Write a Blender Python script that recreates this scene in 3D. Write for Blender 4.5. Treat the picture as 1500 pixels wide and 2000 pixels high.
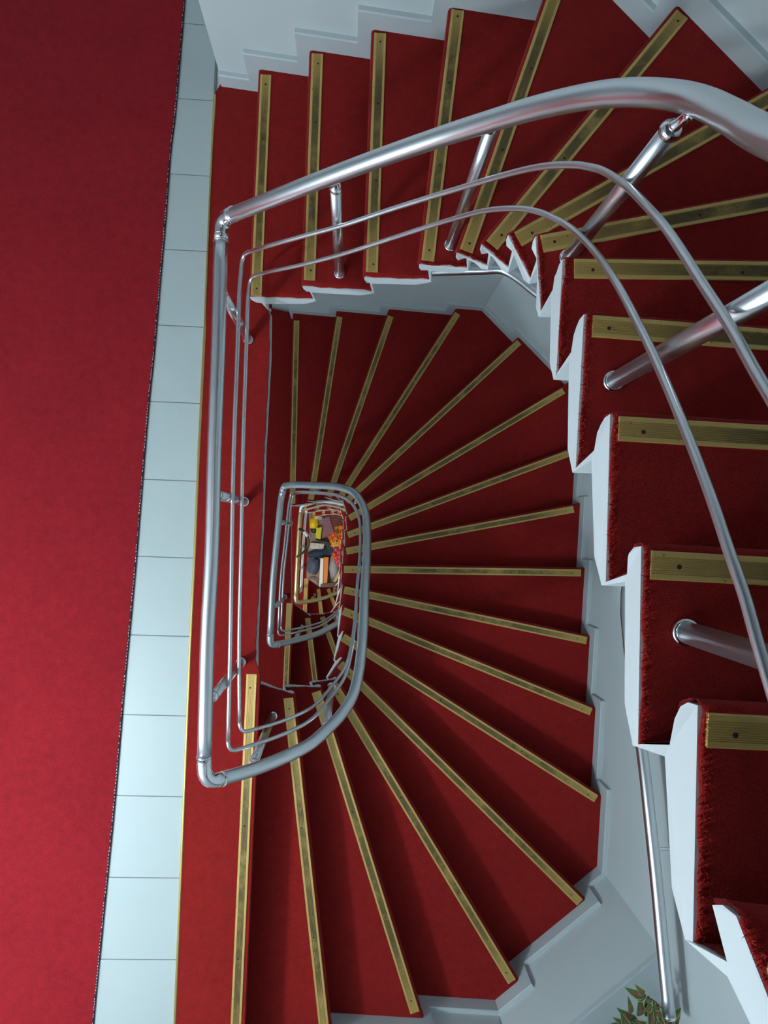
import bpy, bmesh, math, random
from mathutils import Vector, Matrix, Quaternion, noise

random.seed(7)
S = bpy.context.scene
for o in list(bpy.data.objects):
    bpy.data.objects.remove(o)
COL = S.collection

# ------------------------------------------------------------------ camera
R_ = 0.17                 # riser
H_ = 17 * R_              # storey
CZ = 18.4 * R_            # camera height above the landing
F_ = 1330.0
NAD = Vector(((685 - 750) / F_, -(1030 - 1000) / F_, -1.0)).normalized()
CAMQ = NAD.rotation_difference(Vector((0, 0, -1)))
cam_data = bpy.data.cameras.new('camera')
cam_data.sensor_fit = 'VERTICAL'
cam_data.sensor_height = 36.0
cam_data.lens = F_ / 2000 * 36.0
cam_data.clip_start = 0.02
cam = bpy.data.objects.new('camera', cam_data)
cam.rotation_mode = 'QUATERNION'
cam.rotation_quaternion = CAMQ
cam.location = (0, 0, CZ)
COL.objects.link(cam)
S.camera = cam

# ------------------------------------------------------------------ world, lamps, exposure
W = bpy.data.worlds.new('world')
S.world = W
W.use_nodes = True
W.node_tree.nodes['Background'].inputs[0].default_value = (0.80, 0.90, 1.0, 1)
W.node_tree.nodes['Background'].inputs[1].default_value = 0.09
S.view_settings.view_transform = 'Standard'
S.view_settings.look = 'None'
S.view_settings.gamma = 1.0
S.view_settings.use_curve_mapping = False
S.view_settings.exposure = -0.2


def lamp(name, loc, power, radius, color):
    d = bpy.data.lights.new(name, 'POINT')
    d.shadow_soft_size = radius
    d.energy = power
    d.color = color
    o = bpy.data.objects.new(name, d)
    o.location = loc
    COL.objects.link(o)
    return o


COOL = (0.86, 0.95, 1.0)
# one globe lamp hanging over each landing; weak fill light added over the well
lamp('landing_lamp', (-2.40, -1.60, 2.15), 205, 0.12, COOL)
lamp('landing_lamp', (-2.30, -1.20, 2.10 - H_), 62, 0.12, COOL)
lamp('landing_lamp', (-2.30, -1.10, 2.20 - 2 * H_), 95, 0.12, (1.0, 0.96, 0.86))
lamp('landing_lamp', (-1.1, -0.95, 2.0 - 3 * H_), 75, 0.14, (1.0, 0.95, 0.84))
lamp('stair_top_fill', (-0.1, 0.1, 5.0), 9, 0.2, COOL)  # added fill from above, no fixture stands here


# ------------------------------------------------------------------ helpers
def at(u, v, z):
    """world point at height z seen at pixel (u, v) of the 1500x2000 frame"""
    d = CAMQ @ Vector(((u - 750) / F_, -(v - 1000) / F_, -1.0))
    return Vector((0, 0, CZ)) + d * ((z - CZ) / d.z)


def link(o, parent=None):
    COL.objects.link(o)
    if parent is not None:
        o.parent = parent
    return o


def tag(o, label=None, cat=None, group=None, kind=None):
    for k, v in (('label', label), ('category', cat), ('group', group), ('kind', kind)):
        if v:
            o[k] = v
    return o


def empty(name, loc, label, cat, group=None):
    o = bpy.data.objects.new(name, None)
    o.empty_display_size = 0.1
    o.location = loc
    link(o)
    return tag(o, label, cat, group)


def mobj(name, verts, faces, mat, parent=None, smooth=False, uvs=None, mats=None, fmat=None):
    """one mesh object, verts in world space; the parent's location is taken off"""
    off = Vector(parent.location) if parent is not None and parent.parent is None else Vector((0, 0, 0))
    if parent is not None and parent.parent is not None:
        off = Vector(parent.parent.location)
    me = bpy.data.meshes.new(name)
    me.from_pydata([tuple(Vector(p) - off) for p in verts], [], faces)
    for m in (mats or [mat]):
        me.materials.append(m)
    if fmat:
        for p, i in zip(me.polygons, fmat):
            p.material_index = i
    if uvs:
        lay = me.uv_layers.new(name='uv')
        for lp in me.loops:
            lay.data[lp.index].uv = uvs[lp.vertex_index]
    if smooth:
        for p in me.polygons:
            p.use_smooth = True
    me.validate()
    me.update()
    bm = bmesh.new()
    bm.from_mesh(me)
    bmesh.ops.recalc_face_normals(bm, faces=bm.faces)
    bm.to_mesh(me)
    bm.free()
    o = bpy.data.objects.new(name, me)
    return link(o, parent)


def prism(poly, z0, z1):
    n = len(poly)
    v = [(p[0], p[1], z0) for p in poly] + [(p[0], p[1], z1) for p in poly]
    f = [list(range(n))[::-1], list(range(n, 2 * n))]
    f += [[i, (i + 1) % n, n + (i + 1) % n, n + i] for i in range(n)]
    return v, f


def join(parts):
    V, Fc = [], []
    for v, f in parts:
        b = len(V)
        V += [Vector(p) for p in v]
        Fc += [[i + b for i in q] for q in f]
    return V, Fc


def tube(path, rad, seg=16, cap=True):
    """rad a number or a list of one per point"""
    P = [Vector(p) for p in path]
    n = len(P)
    rads = rad if isinstance(rad, (list, tuple)) else [rad] * n
    T = []
    for i in range(n):
        t = P[min(i + 1, n - 1)] - P[max(i - 1, 0)]
        T.append(t.normalized() if t.length > 1e-9 else Vector((0, 0, 1)))
    a = Vector((0, 0, 1)) if abs(T[0].z) < 0.9 else Vector((1, 0, 0))
    N = (a - T[0] * a.dot(T[0])).normalized()
    V, Fc = [], []
    for i in range(n):
        if i:
            N = (T[i - 1].rotation_difference(T[i]) @ N)
            N = (N - T[i] * N.dot(T[i])).normalized()
        B = T[i].cross(N)
        for k in range(seg):
            an = 2 * math.pi * k / seg
            V.append(P[i] + (N * math.cos(an) + B * math.sin(an)) * rads[i])
    for i in range(n - 1):
        for k in range(seg):
            Fc.append([i * seg + k, i * seg + (k + 1) % seg, (i + 1) * seg + (k + 1) % seg, (i + 1) * seg + k])
    if cap:
        Fc.append([k for k in range(seg)][::-1])
        Fc.append([(n - 1) * seg + k for k in range(seg)])
    return V, Fc


def lathe(base, axis, prof, seg=20):
    """prof: list of (distance along axis, radius)"""
    axis = Vector(axis).normalized()
    return tube_prof([Vector(base) + axis * h for h, r in prof], [r for h, r in prof], axis, seg)


def tube_prof(P, rads, axis, seg):
    a = Vector((0, 0, 1)) if abs(axis.z) < 0.9 else Vector((1, 0, 0))
    N = (a - axis * a.dot(axis)).normalized()
    B = axis.cross(N)
    V, Fc = [], []
    for p, r in zip(P, rads):
        for k in range(seg):
            an = 2 * math.pi * k / seg
            V.append(p + (N * math.cos(an) + B * math.sin(an)) * r)
    n = len(P)
    for i in range(n - 1):
        for k in range(seg):
            Fc.append([i * seg + k, i * seg + (k + 1) % seg, (i + 1) * seg + (k + 1) % seg, (i + 1) * seg + k])
    Fc.append(list(range(seg))[::-1])
    Fc.append([(n - 1) * seg + k for k in range(seg)])
    return V, Fc


def spline(P, per=8):
    P = [Vector(p) for p in P]
    out = []
    for i in range(len(P) - 1):
        p0 = P[i - 1] if i else P[0] * 2 - P[1]
        p1, p2 = P[i], P[i + 1]
        p3 = P[i + 2] if i + 2 < len(P) else P[-1] * 2 - P[-2]
        for k in range(per):
            t = k / per
            out.append(0.5 * ((2 * p1) + (p2 - p0) * t + (2 * p0 - 5 * p1 + 4 * p2 - p3) * t * t
                              + (3 * p1 - p0 - 3 * p2 + p3) * t ** 3))
    out.append(P[-1])
    return out


def bez(a, c, b, n=10):
    return [a * (1 - t) ** 2 + c * 2 * t * (1 - t) + b * t * t for t in [i / n for i in range(n + 1)]]


def lerp(a, b, t):
    return a + (b - a) * t


def xy(p, z):
    return Vector((p[0], p[1], z))


# ------------------------------------------------------------------ materials
def newmat(name):
    m = bpy.data.materials.new(name)
    m.use_nodes = True
    nt = m.node_tree
    b = nt.nodes['Principled BSDF']
    return m, nt, b


def nd(nt, kind, **kw):
    n = nt.nodes.new(kind)
    for k, v in kw.items():
        if k in n.inputs:
            n.inputs[k].default_value = v
        else:
            setattr(n, k, v)
    return n


def ramp(nt, fac, stops):
    n = nt.nodes.new('ShaderNodeValToRGB')
    el = n.color_ramp.elements
    el[0].position, el[0].color = stops[0][0], stops[0][1]
    el[1].position, el[1].color = stops[-1][0], stops[-1][1]
    for p, c in stops[1:-1]:
        e = el.new(p)
        e.color = c
    nt.links.new(fac, n.inputs['Fac'])
    return n.outputs['Color']


def mix(nt, fac, a, b, blend='MIX'):
    n = nt.nodes.new('ShaderNodeMix')
    n.data_type = 'RGBA'
    n.blend_type = blend
    for s, val in ((n.inputs[0], fac), (n.inputs[6], a), (n.inputs[7], b)):
        if isinstance(val, (int, float)):
            s.default_value = val
        elif isinstance(val, tuple):
            s.default_value = val
        else:
            nt.links.new(val, s)
    return n.outputs[2]


def bump(nt, b, height, strength, dist):
    n = nt.nodes.new('ShaderNodeBump')
    n.inputs['Strength'].default_value = strength
    n.inputs['Distance'].default_value = dist
    nt.links.new(height, n.inputs['Height'])
    nt.links.new(n.outputs['Normal'], b.inputs['Normal'])


def plain(name, col, rough=0.6, metal=0.0, var=0.06, scale=30.0, bumpy=0.0):
    m, nt, b = newmat(name)
    tc = nd(nt, 'ShaderNodeTexCoord')
    n = nd(nt, 'ShaderNodeTexNoise', Scale=scale, Detail=4.0)
    nt.links.new(tc.outputs['Object'], n.inputs['Vector'])
    c = mix(nt, n.outputs['Fac'], tuple(x * (1 - var) for x in col) + (1,), tuple(min(1, x * (1 + var)) for x in col) + (1,))
    nt.links.new(c, b.inputs['Base Color'])
    b.inputs['Roughness'].default_value = rough
    b.inputs['Metallic'].default_value = metal
    if bumpy:
        bump(nt, b, n.outputs['Fac'], bumpy, 0.01)
    return m


def carpet_mat(name, col, pile=520.0, strength=0.55, low=0.55):
    m, nt, b = newmat(name)
    tc = nd(nt, 'ShaderNodeTexCoord')
    fine = nd(nt, 'ShaderNodeTexNoise', Scale=pile, Detail=2.0)
    mid = nd(nt, 'ShaderNodeTexNoise', Scale=26.0, Detail=5.0, Roughness=0.65)
    big = nd(nt, 'ShaderNodeTexNoise', Scale=3.0, Detail=3.0)
    for n in (fine, mid, big):
        nt.links.new(tc.outputs['Object'], n.inputs['Vector'])
    d = tuple(x * low for x in col) + (1,)
    l = tuple(min(1, x * 1.25) for x in col) + (1,)
    c = ramp(nt, fine.outputs['Fac'], [(0.30, d), (0.62, l)])
    c2 = mix(nt, 1.0, c, ramp(nt, mid.outputs['Fac'], [(0.25, (0.78, 0.78, 0.78, 1)), (0.7, (1, 1, 1, 1))]), 'MULTIPLY')
    c3 = mix(nt, 1.0, c2, ramp(nt, big.outputs['Fac'], [(0.3, (0.88, 0.88, 0.9, 1)), (0.7, (1, 1, 1, 1))]), 'MULTIPLY')
    nt.links.new(c3, b.inputs['Base Color'])
    b.inputs['Roughness'].default_value = 0.95
    b.inputs['Specular IOR Level'].default_value = 0.12
    b.inputs['Sheen Weight'].default_value = 0.12
    b.inputs['Sheen Roughness'].default_value = 0.5
    b.inputs['Sheen Tint'].default_value = (1.0, 0.35, 0.35, 1)
    bump(nt, b, fine.outputs['Fac'], strength, 0.004)
    return m


def brass_mat():
    m, nt, b = newmat('brass_nosing')
    uv = nd(nt, 'ShaderNodeUVMap', uv_map='uv')
    sep = nd(nt, 'ShaderNodeSeparateXYZ')
    nt.links.new(uv.outputs['UV'], sep.inputs[0])
    tc = nd(nt, 'ShaderNodeTexCoord')
    wear = nd(nt, 'ShaderNodeTexNoise', Scale=9.0, Detail=5.0, Roughness=0.7)
    nt.links.new(tc.outputs['Object'], wear.inputs['Vector'])
    mp = nd(nt, 'ShaderNodeMapping')
    mp.inputs['Scale'].default_value = (9.0, 260.0, 1.0)
    nt.links.new(uv.outputs['UV'], mp.inputs['Vector'])
    strk = nd(nt, 'ShaderNodeTexNoise', Scale=1.0, Detail=4.0, Roughness=0.7)
    nt.links.new(mp.outputs['Vector'], strk.inputs['Vector'])
    speck = nd(nt, 'ShaderNodeTexNoise', Scale=120.0, Detail=3.0)
    nt.links.new(tc.outputs['Object'], speck.inputs['Vector'])
    # the ribbed middle collects dirt: v in 0.2 .. 0.8
    band = ramp(nt, sep.outputs[1], [(0.0, (0, 0, 0, 1)), (0.19, (0, 0, 0, 1)), (0.25, (1, 1, 1, 1)),
                                     (0.76, (1, 1, 1, 1)), (0.82, (0, 0, 0, 1)), (1.0, (0, 0, 0, 1))])
    # worn off less at the two ends of a strip: u runs 0..1
    ends = ramp(nt, sep.outputs[0], [(0.0, (0, 0, 0, 1)), (0.06, (0.15, 0.15, 0.15, 1)), (0.3, (1, 1, 1, 1)),
                                     (0.8, (1, 1, 1, 1)), (0.97, (0.2, 0.2, 0.2, 1)), (1.0, (0, 0, 0, 1))])
    w1 = ramp(nt, wear.outputs['Fac'], [(0.30, (0.30, 0.30, 0.30, 1)), (0.52, (1, 1, 1, 1))])
    w2 = ramp(nt, strk.outputs['Fac'], [(0.30, (0.15, 0.15, 0.15, 1)), (0.56, (1, 1, 1, 1))])
    dirt = mix(nt, 1.0, mix(nt, 1.0, band, w1, 'MULTIPLY'), mix(nt, 1.0, w2, ends, 'MULTIPLY'), 'MULTIPLY')
    sp = ramp(nt, speck.outputs['Fac'], [(0.68, (0, 0, 0, 1)), (0.73, (0.8, 0.8, 0.8, 1))])
    dirt2 = mix(nt, 1.0, dirt, sp, 'LIGHTEN')
    base = mix(nt, strk.outputs['Fac'], (0.50, 0.32, 0.075, 1), (0.82, 0.58, 0.21, 1))
    c = mix(nt, dirt2, base, (0.075, 0.055, 0.030, 1))
    nt.links.new(c, b.inputs['Base Color'])
    b.inputs['Metallic'].default_value = 0.35
    b.inputs['Roughness'].default_value = 0.42
    bump(nt, b, strk.outputs['Fac'], 0.2, 0.002)
    return m


def steel_mat(name, col, rough, streak=0.10):
    m, nt, b = newmat(name)
    tc = nd(nt, 'ShaderNodeTexCoord')
    n = nd(nt, 'ShaderNodeTexNoise', Scale=6.0, Detail=6.0)
    nt.links.new(tc.outputs['Object'], n.inputs['Vector'])
    c = mix(nt, n.outputs['Fac'], tuple(x * (1 - streak) for x in col) + (1,), col + (1,))
    nt.links.new(c, b.inputs['Base Color'])
    b.inputs['Metallic'].default_value = 1.0
    r = nt.nodes.new('ShaderNodeMapRange')
    r.inputs['To Min'].default_value = rough * 0.85
    r.inputs['To Max'].default_value = rough * 1.2
    nt.links.new(n.outputs['Fac'], r.inputs['Value'])
    nt.links.new(r.outputs[0], b.inputs['Roughness'])
    return m


def wall_mat(name, col, rough=0.75, blotch=0.05):
    m, nt, b = newmat(name)
    tc = nd(nt, 'ShaderNodeTexCoord')
    n = nd(nt, 'ShaderNodeTexNoise', Scale=2.2, Detail=5.0)
    f = nd(nt, 'ShaderNodeTexNoise', Scale=60.0, Detail=4.0)
    for k in (n, f):
        nt.links.new(tc.outputs['Object'], k.inputs['Vector'])
    c = mix(nt, n.outputs['Fac'], tuple(x * (1 - blotch) for x in col) + (1,), tuple(min(1, x * (1 + blotch)) for x in col) + (1,))
    nt.links.new(c, b.inputs['Base Color'])
    b.inputs['Roughness'].default_value = rough
    bump(nt, b, f.outputs['Fac'], 0.10, 0.004)
    return m


def ribbed(name, ca, cb, freq, axis=0):
    m, nt, b = newmat(name)
    tc = nd(nt, 'ShaderNodeTexCoord')
    w = nd(nt, 'ShaderNodeTexNoise', Scale=freq, Detail=2.0)
    nt.links.new(tc.outputs['Object'], w.inputs['Vector'])
    c = mix(nt, w.outputs['Fac'], ca + (1,), cb + (1,))
    nt.links.new(c, b.inputs['Base Color'])
    b.inputs['Roughness'].default_value = 0.6
    return m


M = {}
M['carpet'] = carpet_mat('red_step_carpet', (0.33, 0.016, 0.014))
M['runner'] = carpet_mat('red_runner_carpet', (0.29, 0.013, 0.020), pile=380.0, strength=0.25, low=0.82)
M['brass'] = brass_mat()
M['divider'] = steel_mat('brass_divider', (0.83, 0.63, 0.24), 0.28)
M['screw'] = plain('dark_screw', (0.05, 0.035, 0.025), 0.5, 0.6)
M['steel'] = steel_mat('brushed_steel', (0.80, 0.82, 0.85), 0.29)
M['chrome'] = steel_mat('chrome', (0.90, 0.92, 0.95), 0.08, 0.03)
M['gold'] = steel_mat('yellow_tube', (0.82, 0.72, 0.38), 0.25)  # yellow-toned metal for the deepest rails and posts
M['wall'] = wall_mat('wall_paint', (0.56, 0.635, 0.655))
M['skirt'] = wall_mat('shaded_skirting_paint', (0.49, 0.555, 0.58), 0.55, 0.04)  # white skirting paint darkened to put the face's shade into the colour
M['white'] = wall_mat('white_stringer_paint', (0.65, 0.71, 0.735), 0.6, 0.05)
M['tile'] = wall_mat('grey_tile', (0.46, 0.525, 0.53), 0.4, 0.07)
M['grout'] = plain('grout', (0.22, 0.24, 0.24), 0.9)
M['thread'] = plain('pale_thread', (0.75, 0.62, 0.62), 0.9)
M['fuzz'] = plain('carpet_fibre', (0.50, 0.025, 0.015), 0.95, 0, 0.25, 200.0)


# ------------------------------------------------------------------ flights: where every nosing lies
class Flight:
    """n -> plan points of the strip's front edge, inner and outer; z of step n = base + n*R_"""

    def __init__(self, base):
        self.base = base
        self.fi, self.fo = {}, {}
        self.bi = {}
        self.margin = {}

    def z(self, n):
        return self.base + n * R_

    def asc(self, n):
        d = (self.fo[n] - self.fi[n]).normalized()
        return Vector((d.y, -d.x, 0))

    def edge_in(self, n):         # carpet nose, inner end
        d = (self.fo[n] - self.fi[n]).normalized()
        return self.fi[n] - d * self.margin.get(n, 0.014) - self.asc(n) * 0.012

    def edge_out(self, n, ext=0.10):
        d = (self.fo[n] - self.fi[n]).normalized()
        return self.fo[n] + d * ext - self.asc(n) * 0.012

    def back_in(self, n):         # riser base at the back of tread n, inner end
        if n in self.bi:
            return self.bi[n]
        return self.edge_in(n + 1) + self.asc(n + 1) * 0.068

    def back_out(self, n, ext=0.10):
        return self.edge_out(n + 1, ext) + self.asc(n + 1) * 0.068


def flat(p):
    return Vector((p.x, p.y, 0))


UP = Flight(0.0)
up_px = {1: (490, 577, 509, 146), 2: (593.5, 547, 609, 105), 3: (714.5, 531, 731, 65), 4: (823, 508, 882, 19),
         5: (898, 486, 1067, 0), 6: (950, 470, 1320, 21), 7: (1004, 454, 1500, 177), 8: (1055, 460, 1500, 378),
         9: (1121, 506, 1500, 512), 10: (1158, 616, 1500, 643), 11: (1209, 813, 1500, 831),
         12: (1272, 1075, 1500, 1088), 13: (1382, 1392, 1500, 1398), 14: (1508, 1820, 1600, 1830)}
for n, (a, b, c, d) in up_px.items():
    UP.fi[n] = flat(at(a, b, UP.z(n)))
    UP.fo[n] = flat(at(c, d, UP.z(n)))
up_back = {1: (613, 582), 2: (727, 566), 3: (840, 543), 4: (914, 519), 5: (954, 515), 6: (996, 519), 7: (1040, 541),
           8: (1061, 606), 9: (1092, 730), 10: (1131, 914), 11: (1191, 1138), 12: (1256, 1458), 13: (1366, 1850)}
for n, (a, b) in up_back.items():
    UP.bi[n] = flat(at(a, b, UP.z(n)))
UP.margin = {1: .002, 2: .020, 3: .014, 4: .009, 5: .009, 6: .012, 7: .010, 8: .004, 9: .019, 10: .011, 11: .008,
             12: .007, 13: .003, 14: .030}
UP.bi[14] = Vector((0.560, -0.75, 0))

LOW = Flight(-H_)
low_px = {17: (502.5, 1316, 467, 2110), 16: (572.5, 1362, 645, 2026), 15: (626, 1348, 819, 1974),
          14: (658, 1332, 1007, 1912), 13: (670, 1291, 1138, 1756), 12: (674, 1238, 1168, 1553),
          11: (673, 1186, 1157, 1383), 10: (673.6, 1145, 1147, 1244), 9: (672, 1105, 1134.5, 1112),
          8: (675, 1070, 1119, 988), 7: (677, 1039, 1107.6, 880), 6: (679, 1007, 1097.5, 758),
          5: (672, 975, 1010, 664), 4: (660, 968, 889, 609.5), 3: (637, 968, 758, 616), 2: (602, 975, 658, 618),
          1: (566, 984, 574, 626)}
for n, (a, b, c, d) in low_px.items():
    LOW.fi[n] = flat(at(a, b, LOW.z(n)))
    LOW.fo[n] = flat(at(c, d, LOW.z(n)))


def cross2(p, d, q, e):
    """where line p+t d meets line q+s e (plan)"""
    den = d.x * e.y - d.y * e.x
    t = ((q.x - p.x) * e.y - (q.y - p.y) * e.x) / den
    return flat(p + d * t)


LOW.bi[16] = flat(at(499, 1334, LOW.z(16)))

# walls of the lower flight (plan polyline of the skirting's face, clockwise going up)
z = LOW.z
LW = [flat(at(569, 623, z(0))), flat(at(941, 607, z(4))), flat(at(1104, 752, z(5))), flat(at(1166, 1692, z(12))),
      flat(at(967, 1953, z(14))), flat(at(650, 1978, z(15)))]
d45 = (LW[5] - LW[4]).normalized()
LW.append(LW[5] + d45 * 0.75)
# walls of the upper flight
a1 = flat(at(433, 171, 0)); a2 = flat(at(890, 16, UP.z(4)))
b1 = flat(at(1200, 4, UP.z(5))); b2 = flat(at(1488, 178, UP.z(6)))
rw_d = (LW[2] - LW[3]).normalized()
UW = [a1, cross2(a1, a2 - a1, b1, b2 - b1), cross2(b1, b2 - b1, LW[3], rw_d), LW[3].copy(), LW[4].copy(), LW[5].copy()]
# upper strips run on to the right-hand wall
for n in range(5, 15):
    d = (UP.fo[n] - UP.fi[n]).normalized()
    best = None
    for i in range(len(UW) - 1):
        try:
            q = cross2(UP.fi[n], d, UW[i], UW[i + 1] - UW[i])
        except ZeroDivisionError:
            continue
        s = (q - UW[i]).dot(UW[i + 1] - UW[i]) / (UW[i + 1] - UW[i]).length_squared
        t = (q - UP.fi[n]).dot(d)
        if -0.001 <= s <= 1.001 and t > 0.2 and (best is None or t < best):
            best = t
    UP.fo[n] = UP.fi[n] + d * (best - 0.015)
# the upper flight goes on past the frame to the next landing
UP.fi[15] = UP.fi[14] + Vector((-0.02, -0.24, 0)); UP.fo[15] = Vector((1.20, -1.75, 0))
UP.fi[16] = UP.fi[14] + Vector((-0.20, -0.38, 0)); UP.fo[16] = Vector((0.75, -2.25, 0))
UP.fi[17] = UP.fi[14] + Vector((-0.42, -0.46, 0)); UP.fo[17] = Vector((0.20, -2.40, 0))


def shifted(f, dz, k):
    g = Flight(f.base + dz)

    def sh(p):
        w = min(1, max(0, (0.15 - p.x) / 0.3))
        return Vector((p.x - 0.09 * k * w, p.y, 0))
    for n in f.fi:
        g.fi[n], g.fo[n] = sh(f.fi[n]), sh(f.fo[n])
    return g, sh


DEEP, sh1 = shifted(LOW, -H_, 1.0)
DEEP2, sh2 = shifted(LOW, -2 * H_, 1.45)


def build_slab(fl, steps, name, parent):
    parts = []
    for n in steps:
        zn, zp = fl.z(n), fl.z(n - 1)
        rows = []
        for inner in (True, False):
            if inner:
                d = (fl.fo[n] - fl.fi[n]).normalized() * 0.004
                Fn = fl.edge_in(n) - d
                Bn = fl.back_in(n) - d
                Bp = fl.back_in(n - 1) - d if (n - 1) in fl.fi or (n - 1) in fl.bi else Fn + fl.asc(n) * 0.068
            else:
                Fn = fl.edge_out(n)
                Bn = fl.back_out(n)
                Bp = fl.back_out(n - 1)
            a, an = fl.asc(n), fl.asc(n + 1)
            rt = lerp(Bp, Fn, 0.28)
            rows.append([xy(Bp, zp - 0.012), xy(rt, zn - 0.078), xy(lerp(rt, Fn, 0.5), zn - 0.072),
                         xy(Fn + a * 0.020, zn - 0.062), xy(Fn + a * 0.009, zn - 0.042), xy(Fn + a * 0.006, zn - 0.014),
                         xy(Bn, zn - 0.010), xy(Bn + an * 0.008, zn - 0.030), xy(lerp(Bn, Bp, 0.20), zn - 0.070),
                         xy(lerp(Bp, Fn, 0.10), zn - 0.088), xy(Bp + a * 0.008, zp - 0.030)])
        v = rows[0] + rows[1]
        k = len(rows[0])
        f = [list(range(k)), list(range(k, 2 * k))[::-1]]
        f += [[i, (i + 1) % k, k + (i + 1) % k, k + i] for i in range(k)]
        parts.append((v, f))
    V, Fc = join(parts)
    return mobj(name, V, Fc, M['white'], parent)


def build_step(fl, n, parent, cross=14, jit=0.0, ext=0.10):
    """carpet over one tread, its nose and the riser below it"""
    zn, zp = fl.z(n), fl.z(n - 1)
    a = fl.asc(n)
    Fi, Fo = fl.edge_in(n), fl.edge_out(n, ext)
    Bi, Bo = fl.back_in(n), fl.back_out(n, ext)
    Ri, Ro = fl.back_in(n - 1), fl.back_out(n - 1, ext)
    V, Fc = [], []
    ts = [(i / cross) ** 1.5 for i in range(cross + 1)]
    depth = 8 if jit else 4
    npro = 0
    for i, t in enumerate(ts):
        F, B, Rr = lerp(Fi, Fo, t), lerp(Bi, Bo, t), lerp(Ri, Ro, t)
        rt = lerp(Rr, F, 0.28) - a * 0.004
        pro = [xy(Rr - a * 0.004, zp - 0.004), xy(rt, zn - 0.080), xy(lerp(rt, F, 0.5), zn - 0.075), xy(F + a * 0.014, zn - 0.064),
               xy(F + a * 0.003, zn - 0.042), xy(F, zn - 0.020), xy(F + a * 0.004, zn - 0.006), xy(F + a * 0.014, zn)]
        s0 = F + a * 0.014
        for k in range(1, depth + 1):
            pro.append(xy(lerp(s0, B, k / depth), zn))
        if i == 0:
            d = (fl.fo[n] - fl.fi[n]).normalized()
            for k, p in enumerate(pro):
                if jit:
                    p += d * random.uniform(-jit, jit)
                p += Vector((0, 0, -0.003))
        npro = len(pro)
        V += pro
    for i in range(len(ts) - 1):
        for k in range(npro - 1):
            Fc.append([i * npro + k, i * npro + k + 1, (i + 1) * npro + k + 1, (i + 1) * npro + k])
    # side lip so that the carpet has a thickness at the well
    b = len(V)
    for k in range(npro):
        V.append(V[k] + Vector((0, 0, -0.010)))
    for k in range(5, npro - 1):
        Fc.append([k, k + 1, b + k + 1, b + k])
    return mobj('step', V, Fc, M['carpet'], parent, smooth=True)


def build_strip(fl, n, parent, ribs=5, fo=None, screws=True, w=0.047):
    """brass nosing: lip, smooth edges, ribbed middle, countersunk screws"""
    zn = fl.z(n)
    a = fl.asc(n)
    Fi, Fo = fl.fi[n], (fo or fl.fo[n])
    L = (Fo - Fi).length
    d = (Fo - Fi).normalized()
    prof = [(0.0, -0.004), (0.0, 0.0030), (0.0015, 0.0042), (w * 0.20, 0.0042)]
    m0, m1 = w * 0.215, w * 0.785
    st = (m1 - m0) / ribs
    for k in range(ribs):
        x = m0 + st * k
        prof += [(x, 0.0026), (x + st * 0.42, 0.0026), (x + st * 0.5, 0.0040), (x + st * 0.92, 0.0040)]
    prof += [(w * 0.79, 0.0026), (w * 0.80, 0.0042), (w - 0.0015, 0.0042), (w, 0.003), (w, -0.002)]
    V, Fc, uv, fm = [], [], [], []
    k = len(prof)
    for t in (0.0, 1.0):
        for (x, h) in prof:
            V.append(xy(Fi + d * L * t + a * x, zn + h))
            uv.append((t, x / w))
    for i in range(k - 1):
        Fc.append([i, i + 1, k + i + 1, k + i])
        fm.append(0)
    Fc.append(list(range(k))); fm.append(0)
    Fc.append([k + i for i in range(k)][::-1]); fm.append(0)
    if screws:
        for s in (0.035, 0.38, 0.70, 0.965):
            c = Fi + d * (L * s + random.uniform(-0.01, 0.01)) + a * (w * random.uniform(0.50, 0.60))
            b = len(V)
            for q in range(8):
                V.append(xy(c + Vector((math.cos(q * math.pi / 4), math.sin(q * math.pi / 4), 0)) * 0.0042, zn + 0.0046))
                uv.append((0.5, 0.5))
            Fc.append([b + q for q in range(8)]); fm.append(1)
    return mobj('nosing_strip', V, Fc, M['brass'], parent, uvs=uv, mats=[M['brass'], M['screw']], fmat=fm)


def fringe(fl, n, parent, count):
    """loose fibres along the cut edge of the carpet at the well"""
    zn = fl.z(n)
    A, B = fl.edge_in(n), fl.back_in(n)
    d = (fl.fo[n] - fl.fi[n]).normalized()
    V, Fc = [], []
    for i in range(count):
        t = random.random()
        p = xy(lerp(A + fl.asc(n) * 0.01, B, t) + d * random.uniform(-0.001, 0.012), zn - 0.004)
        tip = p - d * random.uniform(0.002, 0.008) + Vector((random.uniform(-.005, .005), random.uniform(-.005, .005), random.uniform(0.002, 0.011)))
        s = Vector((random.uniform(-1, 1), random.uniform(-1, 1), 0)).normalized() * 0.0011
        b = len(V)
        V += [p - s, p + s, tip]
        Fc.append([b, b + 1, b + 2])
    o = mobj('carpet_fringe', V, Fc, M['fuzz'], parent)
    return tag(o, kind='stuff')


def staircase(fl, steps, label, near=(), ribs=4, cross=12, jit=0.0025):
    e = empty('staircase', (0.0, 0.0, fl.z(min(steps) - 1)), label, 'staircase', 'flights of the winding stairs')
    build_slab(fl, steps, 'stair_slab', e)
    for n in steps:
        st = build_step(fl, n, e, cross=cross, jit=jit, ext=0.16)
        build_strip(fl, n, st, ribs=ribs)
        if n in near:
            fringe(fl, n, st, 700)
    return e


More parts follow.
